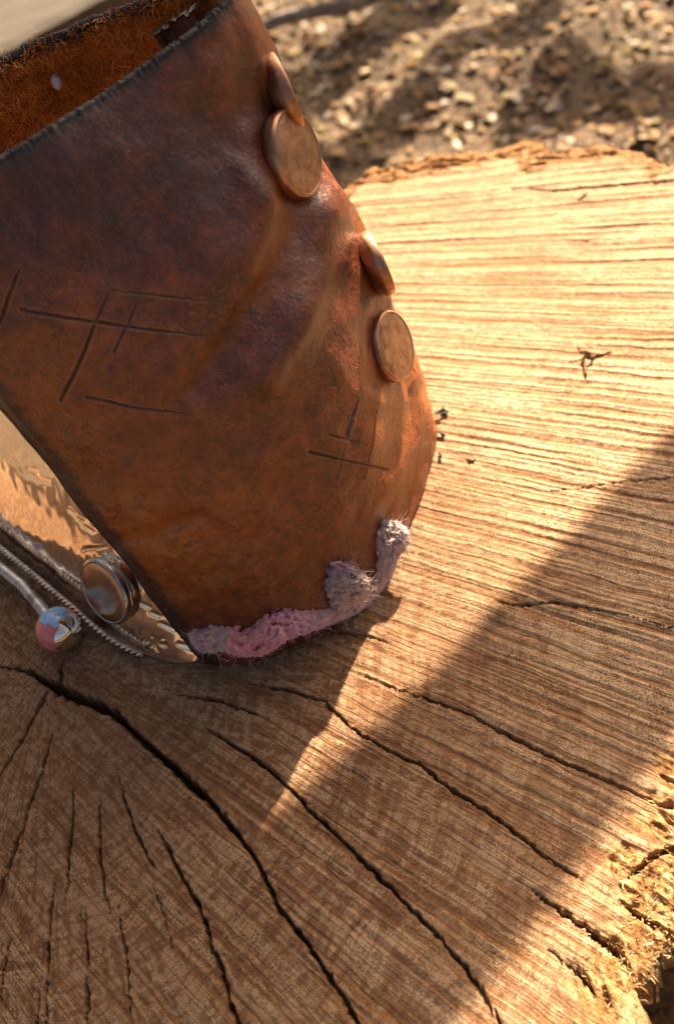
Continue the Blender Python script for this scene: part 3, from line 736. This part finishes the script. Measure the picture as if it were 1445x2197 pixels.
def lathe(prof, k=40):
    prof = np.array(prof); a = np.arange(k) / k * 2 * np.pi
    V = np.stack([prof[:, 0][:, None] * np.cos(a), prof[:, 0][:, None] * np.sin(a), np.repeat(prof[:, 1][:, None], k, 1)], -1).reshape(-1, 3)
    F = [(i * k + j, i * k + (j + 1) % k, (i + 1) * k + (j + 1) % k, (i + 1) * k + j) for i in range(len(prof) - 1) for j in range(k)]
    return V, F
def orient(V, c, nrm, tilt=None):
    q = Vector(nrm).normalized().to_track_quat('Z', 'Y').to_matrix(); R = np.array(q)
    return V @ R.T + np.array(c)
STUD_R, STUD_H = .0078, .0034
def make_stud(c, nrm, parent, o3, mrim, mface, R=STUD_R, Hh=STUD_H):
    prof = [(1e-5, -.0012), (R * .80, -.0012), (R * .86, .0), (R * .99, Hh * .25), (R, Hh * .5), (R * .998, Hh * .80), (R * .975, Hh * .95), (R * .93, Hh)]
    V, F = lathe(prof); V = orient(V, c, nrm)
    st = mesh_obj('stud', V - o3, F, mrim, parent)
    pf = [(R * .93, Hh), (R * .91, Hh), (R * .90, Hh * .96), (R * .88, Hh * .985), (R * .6, Hh * .99), (R * .3, Hh * .99), (1e-5, Hh * .99)]
    V, F = lathe(pf); V = orient(V, c, nrm)
    mesh_obj('stud_face', V - o3, F, mface, st)
    return st
def place_studs():
    view = lambda c: (CAM - c) / np.linalg.norm(CAM - c)
    # (picture position of base, range of s, direction of the cap in camera terms: right, up, towards viewer)
    for (x, y), dr in (((616, 338), (.81, .24, .53)), ((836, 746), (.84, .18, .52)), ((596, 205), (.90, .42, -.08)), ((793, 572), (.90, .42, -.08))):
        c, nn, i, j = surf_at(x, y, .6, 1.2)
        t_ = view(c); r_ = np.cross(up, t_); r_ /= np.linalg.norm(r_); u_ = np.cross(t_, r_)
        d = r_ * dr[0] + u_ * dr[1] + t_ * dr[2]; d /= np.linalg.norm(d)
        back = dr[2] < .2
        make_stud(c - d * .0007, d, cuff, cuff_o, M_copper, M_coppface, .0070 if back else STUD_R, .0028 if back else STUD_H)
place_studs()

def lint():
    p = at(108, 142, .092)
    i = np.argmin(np.linalg.norm(pj(LP[-300:, :].reshape(-1, 3)) - [108, 142], axis=1)); p = LP[-300:].reshape(-1, 3)[i] - LN[-300:].reshape(-1, 3)[i] * .0048
    t = np.linspace(0, 1, 9); P = p + np.outer(t - .5, rt * .0012 - up * .0030)
    V, F = tube(P, .0011 * np.sqrt(np.clip(1 - (2 * t - 1) ** 2, .03, 1)), 8, rough=.3)
    o = mesh_obj('lint_tuft', V, F, simple('white_lint', (.62, .55, .55), .95, vscale=400))
    tag(o, 'small white tuft of lint caught on the suede lining', 'lint')
lint()

# ------------------------------------------------------------------ silver cuff left of the leather edge
def build_silver():
    pxs = [(-150, 1040), (0, 1172), (90, 1245), (170, 1312), (250, 1376), (330, 1410), (412, 1420)]
    base = np.array([at(*q, .0008) for q in pxs])
    base = np.vstack([[(-.0830, .2330, .0008), (-.1010, .2120, .0008)], base, [(-.0300, .1070, .0008), (-.0200, .1065, .0008), (-.0080, .1100, .0008)]])
    kn = np.concatenate([[0], np.cumsum(np.linalg.norm(np.diff(base, axis=0), axis=1))])
    root = empty('silver_cuff', 'polished silver cuff with rope border and ball end beside the leather edge', 'silver cuff', tuple(at(330, 1412)))
    o3 = np.array(at(330, 1412))
    ns, nv = 520, 180
    s = np.linspace(0, kn[-1], ns); B = catmull(base, s, kn)
    T = np.gradient(B, axis=0); T /= np.linalg.norm(T, axis=1)[:, None]; out = np.stack([T[:, 1], -T[:, 0], 0 * T[:, 0]], -1)
    v = np.linspace(0, 1, nv); hgt = .062
    lean = .58 + .0 * s
    S, Vv = np.meshgrid(s, v, indexing='ij')
    P = B[:, None] + Vv[..., None] * hgt * np.array([0, 0, 1.0]) - out[:, None] * (Vv[..., None] * hgt * lean[:, None, None])
    # gentle swell across the band and hammered waviness
    sw = .0008 * np.sin(np.pi * np.clip(Vv * 1.0, 0, 1)) + .00012 * fbm(S * 45, Vv * 3, 2) + .00005 * noise(S * 320, Vv * 20)
    P = P + out[:, None] * sw[..., None]
    # stamped notches and a small flower punched into the sheet
    pxb = pj(P); dent = np.zeros_like(S)
    strokes = [((150, 1094), (160, 1104)), ((164, 1112), (178, 1120)), ((178, 1128), (200, 1142)), ((180, 1180), (228, 1174)), ((226, 1186), (240, 1196)), ((305, 1296), (322, 1304)), ((322, 1314), (342, 1322)), ((345, 1338), (372, 1350)), ((60, 1010), (78, 1016)), ((84, 1030), (104, 1034)), ((384, 1382), (412, 1388))]
    for k in range(6):
        a_ = k * math.pi / 3 + .3; strokes.append(((333 + 5 * math.cos(a_), 1380 + 4 * math.sin(a_)), (333 + 24 * math.cos(a_), 1380 + 16 * math.sin(a_))))
    for (x0, y0), (x1, y1) in strokes:
        e = np.array([x1 - x0, y1 - y0]); t_ = np.clip(((pxb[..., 0] - x0) * e[0] + (pxb[..., 1] - y0) * e[1]) / (e @ e), 0, 1)
        dent = np.maximum(dent, np.exp(-(np.hypot(pxb[..., 0] - x0 - t_ * e[0], pxb[..., 1] - y0 - t_ * e[1]) / 3.6) ** 2))
    P = P - out[:, None] * (dent * .00020)[..., None]
    # keep behind the leather
    Pin = P - out[:, None] * .0011
    mesh_obj('band', np.concatenate([P.reshape(-1, 3), Pin.reshape(-1, 3)]) - o3,
             np.concatenate([grid_faces(ns, nv), grid_faces(ns, nv)[:, ::-1] + ns * nv]), M_silver, root)
    rimV = np.stack([P[:, -1], Pin[:, -1]], 1).reshape(-1, 3); mesh_obj('band_edge', rimV - o3, grid_faces(ns, 2), M_silver, root)
    # rope border: two strands twisted, along the lower edge
    send = float(np.interp(170, [170, 250], [kn[5], kn[6]])); 
    ss = np.linspace(0, kn[7] * .985, 900); C = catmull(base, ss, kn); Tt = np.gradient(C, axis=0); Tt /= np.linalg.norm(Tt, axis=1)[:, None]
    ot = np.stack([Tt[:, 1], -Tt[:, 0], 0 * Tt[:, 0]], -1); C = C + ot * .0008 + [0, 0, .0042]
    fall = np.clip((ss - kn[5]) / (kn[7] - kn[5]), 0, 1)[:, None]; C = C - np.array([0, 0, .0032]) * fall
    for ph in (0, np.pi):
        a = ss / .0028 * 2 * np.pi + ph
        Q = C + (np.cos(a)[:, None] * ot + np.sin(a)[:, None] * np.array([0, 0, 1.0])) * .00042
        V, F = tube(Q, .00043, 7); mesh_obj('rope_strand', V - o3, F, M_ropesil, root)
    # plain bar below the rope with its ball end
    ball = at(126, 1350, .0052)
    sb = np.linspace(0, kn[4] * 1.0, 120); C = catmull(base, sb, kn); Tt = np.gradient(C, axis=0); Tt /= np.linalg.norm(Tt, axis=1)[:, None]
    ot = np.stack([Tt[:, 1], -Tt[:, 0], 0 * Tt[:, 0]], -1); C = C + ot * .0042 + [0, 0, .0030]
    w = smooth(.72, 1.0, sb / sb[-1])[:, None]; C = C * (1 - w) + (C[-1] + (C - C[-1]) * .9) * w
    tail = np.linspace(0, 1, 14)[1:, None]; C = np.vstack([C, C[-1] * (1 - tail) + (ball + (C[-1] - ball) * .12) * tail])
    V, F = tube(C, .0017, 16); mesh_obj('bar', V - o3, F, M_silverdk, root)
    # ball: pink stone with a sky reflection painted as a blue patch, clasped by a silver cap
    R = .0052
    def ball_part(name, mt, axis, ang, r, parent, jag=0.0):
        k = 40; rows = 18; a = np.arange(k) / k * 2 * np.pi; ph = np.linspace(1e-3, ang, rows)
        A_, PHI = np.meshgrid(a, ph, indexing='xy'); PHI = PHI * (1 + jag * noise(np.cos(A_) * 2 + axis[0] * 5, np.sin(A_) * 2 + 3))
        V = np.stack([r * np.sin(PHI) * np.cos(A_), r * np.sin(PHI) * np.sin(A_), r * np.cos(PHI)], -1).reshape(-1, 3)
        F = [(i * k + j, (i + 1) * k + j, (i + 1) * k + (j + 1) % k, i * k + (j + 1) % k) for i in range(rows - 1) for j in range(k)]
        V = orient(V, ball, axis)
        return mesh_obj(name, V - o3, F, mt, parent)
    pink = simple('pink_stone', (.72, .22, .20), .12, var=(.58, .15, .15), vscale=220, coat=.6)
    blue = simple('sky_glint_blue', (.10, .36, .70), .12, var=(.45, .62, .78), vscale=420, coat=.6)
    ds = lambda r_, u_, t_: rt * r_ + up * u_ - fw * t_
    st = ball_part('stone', pink, ds(-.3, -.4, .8), np.pi - .01, R, root)
    ball_part('sky_glint', blue, ds(-.1, .80, .60), .62, R * 1.02, st, .35)
    ball_part('ball_cap', M_silver, ds(.93, -.25, .42), 1.0, R * 1.04, st, .15)
    # round stud on the band, next to the leather
    px = pj(P); i, j = np.unravel_index(np.argmin(np.hypot(px[..., 0] - 240, px[..., 1] - 1262)), S.shape)
    du = P[i + 1, j] - P[i - 1, j]; dv = P[i, j + 1] - P[i, j - 1]; nn = np.cross(du, dv); nn /= np.linalg.norm(nn)
    if nn @ (CAM - P[i, j]) < 0: nn = -nn
    make_stud(P[i, j], nn, root, o3, M_silverdk, M_studsil, .0080, .0024)
build_silver()

# ------------------------------------------------------------------ felted wool strip along the foot of the leather
def build_felt():
    LIL, PNK, GRY, WHT, DKL = (.44, .24, .34), (.86, .30, .32), (.54, .37, .33), (.78, .68, .60), (.22, .13, .20)
    # cross-sections of the crumpled ribbon: two edge points in the picture, swell towards the viewer (px), colour
    ribbon = [((398, 1352), (412, 1382), 6, GRY), ((418, 1338), (428, 1398), 16, LIL), ((450, 1328), (452, 1402), 22, GRY), ((482, 1322), (478, 1398), 12, (.44, .34, .36)), ((508, 1330), (492, 1404), 16, PNK),
              ((536, 1342), (520, 1410), 26, PNK), ((562, 1310), (560, 1408), 34, PNK), ((588, 1280), (590, 1394), 30, (.58, .24, .36)), ((618, 1286), (622, 1372), 24, (.58, .26, .36)), ((650, 1300), (655, 1362), 16, (.50, .27, .38)),
              ((685, 1304), (690, 1348), 12, (.55, .32, .36)), ((720, 1300), (730, 1332), 12, (.56, .34, .36)), ((755, 1284), (770, 1314), 12, (.56, .36, .36)), ((784, 1258), (804, 1284), 10, (.60, .40, .38)),
              ((800, 1232), (828, 1252), 10, (.62, .42, .40)), ((798, 1205), (846, 1226), 12, (.60, .42, .42)), ((796, 1182), (856, 1196), 18, (.52, .40, .40)), ((786, 1156), (874, 1170), 24, (.44, .34, .35)), ((784, 1136), (878, 1148), 24, (.44, .36, .36)), ((790, 1124), (872, 1132), 20, (.38, .31, .33)), ((806, 1113), (852, 1117), 8, (.34, .28, .31))]
    petal = [((716, 1318), (762, 1304), 8, GRY), ((704, 1300), (782, 1276), 22, GRY), ((694, 1274), (792, 1256), 32, (.44, .36, .32)), ((690, 1246), (784, 1238), 30, (.40, .33, .32)), ((694, 1222), (766, 1222), 20, (.36, .26, .36)), ((702, 1206), (744, 1210), 8, LIL)]
    root_p = at(640, 1385)
    root = empty('felt_strip', 'ragged pink and lilac felted wool strip along the foot of the leather', 'felt strip', tuple(root_p))
    LQ = LP[:350:2, ::2].reshape(-1, 3); LQ = LQ[LQ[:, 2] < .03]; LX = pj(LQ)
    def depth_at(x, y):
        """distance along the line of sight to the hide, or to the wood below its edge"""
        dd = np.hypot(LX[:, 0] - x, LX[:, 1] - y); i = int(np.argmin(dd)); g = np.linalg.norm(at(x, y) - CAM)
        if dd[i] < 10: return min(g, np.linalg.norm(LQ[i] - CAM))
        return g
    def cloth(secs, nu, nv, seed, lift):
        e0 = np.array([a for a, b, c, d in secs], float); e1 = np.array([b for a, b, c, d in secs], float); sw = np.array([c for a, b, c, d in secs], float); cc = np.array([d for a, b, c, d in secs])
        kn = np.arange(len(secs)); t = np.linspace(0, len(secs) - 1, nu)
        E0 = catmull(e0, t, kn); E1 = catmull(e1, t, kn); SW = np.interp(t, kn, sw); CC = np.stack([np.interp(t, kn, cc[:, i]) for i in range(3)], -1)
        mid = (E0 + E1) / 2; D = np.array([depth_at(*m) for m in mid]); Dk = np.convolve(np.pad(D, 14, 'edge'), np.ones(29) / 29, 'valid')
        v = np.linspace(0, 1, nv)
        U, Vv = np.meshgrid(t, v, indexing='ij')
        px = E0[:, None] * (1 - Vv[..., None]) + E1[:, None] * Vv[..., None]
        wpx = np.linalg.norm(E1 - E0, axis=1)[:, None]
        along = np.concatenate([[0], np.cumsum(np.linalg.norm(np.diff(mid, axis=0), axis=1))])[:, None] * np.ones_like(Vv); ac = (Vv - .5) * wpx
        # ragged edges
        rag = 4.0 * fbm(along / 9 + seed, Vv * 3, 3) * (np.abs(Vv - .5) * 2) ** 4
        px = px + np.stack([0 * rag, rag * np.sign(Vv - .5)], -1)
        fold = 1 - np.abs(fbm(along / 34 + seed * 3, ac / 26 + seed, 3)) * 2.0
        crump = .50 * SW[:, None] * fold * (1 - (2 * Vv - 1) ** 6) + 2.2 * fbm(along / 22 + seed, ac / 18, 2)
        swell = SW[:, None] * np.sqrt(np.clip(1 - (2 * Vv - 1) ** 2, 0, 1)) + crump + lift
        P = np.zeros(U.shape + (3,))
        dv = fw + rt * ((px[..., 0] - PW / 2) / FPX)[..., None] - up * ((px[..., 1] - PH / 2) / FPX)[..., None]; dv /= np.linalg.norm(dv, axis=-1, keepdims=True)
        dd = Dk[:, None] - swell * Dk[:, None] / FPX
        g = (0.0003 - CAMZ) / dv[..., 2]                       # never below the wood
        P = CAM + dv * np.minimum(dd, g)[..., None]
        th = .5 * (np.sin(along * 2 * np.pi / 5.2 + 1.5 * noise(along / 20, ac / 20)) + np.sin(ac * 2 * np.pi / 4.6 + 1.5 * noise(along / 20 + 9, ac / 20)))
        n = normals(P); n = np.where(((CAM - P) * n).sum(-1, keepdims=True) < 0, -n, n)
        P = P + n * (.00003 * th)[..., None]
        tone = CC[:, None] * np.ones(U.shape + (1,))
        top = smooth(.42, .0, Vv + .18 * fbm(along / 22, ac / 22, 2))[..., None]
        tone = tone * (1 - .3 * top) + np.array(LIL) * .3 * top
        wh = smooth(.25, .8, fbm(along / 13 + 5 + seed, ac / 13, 4))[..., None]; tone = tone * (1 - .55 * wh) + np.array((.70, .55, .52)) * .55 * wh
        tone = np.clip(tone * np.array((1.16, 1.06, .94)) * (1 + .13 * th + .16 * fbm(along / 5, ac / 5, 2))[..., None], .03, .9)
        Pb = P - n * .0007
        nu_, nv_ = U.shape; Fq = grid_faces(nu_, nv_)
        V = np.concatenate([P.reshape(-1, 3), Pb.reshape(-1, 3)]); m = nu_ * nv_
        idx = np.arange(m).reshape(nu_, nv_); loop = np.concatenate([idx[:, 0], idx[-1, 1:], idx[::-1, -1][1:], idx[0, ::-1][1:-1]])
        l2 = np.roll(loop, -1); side = np.stack([loop, l2, l2 + m, loop + m], -1)
        F = np.concatenate([Fq, Fq[:, ::-1] + m, side])
        ed = np.minimum(np.minimum(Vv, 1 - Vv) * wpx, 40)
        return V, F, np.concatenate([tone.reshape(-1, 3)] * 2), P.reshape(-1, 3), n.reshape(-1, 3), tone.reshape(-1, 3), ed.reshape(-1)
    parts = [cloth(ribbon, 440, 70, 1.3, 4), cloth(petal, 150, 120, 4.1, 10)]
    off = 0; Vs, Fs, Ts = [], [], []
    for p in parts: Vs.append(p[0]); Fs.append(p[1] + off); Ts.append(p[2]); off += len(p[0])
    body = mesh_obj('felt_body', np.vstack(Vs) - root_p, np.vstack(Fs), M_felt, root, attrs={'tone': np.vstack(Ts)})
    P = np.vstack([p[3] for p in parts]); Nn = np.vstack([p[4] for p in parts]); tone = np.vstack([p[5] for p in parts]); ed = np.concatenate([p[6] for p in parts])
    # loose fibres: long wisps at the ragged edges, short lint on the cloth
    def wisps(cnt, pick, lo, hi, flat, wid):
        base = P[pick]; nn = Nn[pick]; tc = tone[pick]; Kk = 7
        d = nn * flat + rng.normal(size=(cnt, 3)); d /= np.linalg.norm(d, axis=1)[:, None]; curl = rng.normal(size=(cnt, 3)) * .55
        L = lo + (hi - lo) * rng.random((cnt, 1)) ** 3; p = base.copy(); pts = [p]
        for k in range(Kk - 1):
            p = p + d * L / (Kk - 1); p[:, 2] = np.maximum(p[:, 2], .0002); d = d + curl + .25 * rng.normal(size=(cnt, 3)); d /= np.linalg.norm(d, axis=1)[:, None]; pts.append(p)
        pts = np.stack(pts, 1); side = np.cross(d, rng.normal(size=(cnt, 3))); side /= np.linalg.norm(side, axis=1)[:, None]
        w = wid * np.linspace(1, .5, Kk)[None, :, None]
        V2 = np.stack([pts - side[:, None] * w, pts + side[:, None] * w], 2).reshape(-1, 3); f = np.array([[2 * k, 2 * k + 1, 2 * k + 3, 2 * k + 2] for k in range(Kk - 1)])
        F2 = (f[None] + (np.arange(cnt) * 2 * Kk)[:, None, None]).reshape(-1, 4)
        mesh_obj('loose_fibres', V2 - root_p, F2, M_fibre, body, attrs={'tone': np.repeat(np.clip(tc * 1.3 + .05, 0, .9), 2 * Kk, 0)}, kind='stuff')
    rim_i = np.flatnonzero(ed < 3)
    wisps(1500, rng.choice(rim_i, 1500), .0006, .0055, .2, .00003)
    wisps(4800, rng.integers(0, len(P), 4800), .0005, .0026, .22, .000035)
build_felt()

# dark crumbs of bark by the leather's right edge
def bits():
    for (x, y, s, lab) in ((949, 888, .0011, 'dark ragged bark crumb beside the upper right foot of the leather'), (948, 934, .0006, 'smaller dark crumb just below the ragged bark crumb'), (944, 980, .0006, 'lowest of three dark crumbs at the leather right foot')):
        p = at(x, y); k = 24
        import bmesh
        bm = bmesh.new(); bmesh.ops.create_icosphere(bm, subdivisions=2, radius=s)
        for v in bm.verts: v.co = v.co * (1 + 1.1 * float(noise(v.co.x / s * 1.9 + x, v.co.y / s * 1.9 + v.co.z / s * 1.7)))
        me = bpy.data.meshes.new('bark_crumb'); bm.to_mesh(me); bm.free(); me.materials.append(M_edge)
        o = bpy.data.objects.new('bark_crumb', me); col.objects.link(o); o.location = (p[0], p[1], s * .7); o.scale = (1.5, .7, .6); o.rotation_euler = (.3, .2, x)
        tag(o, lab, 'crumb', 'dark crumbs by the leather')
bits()
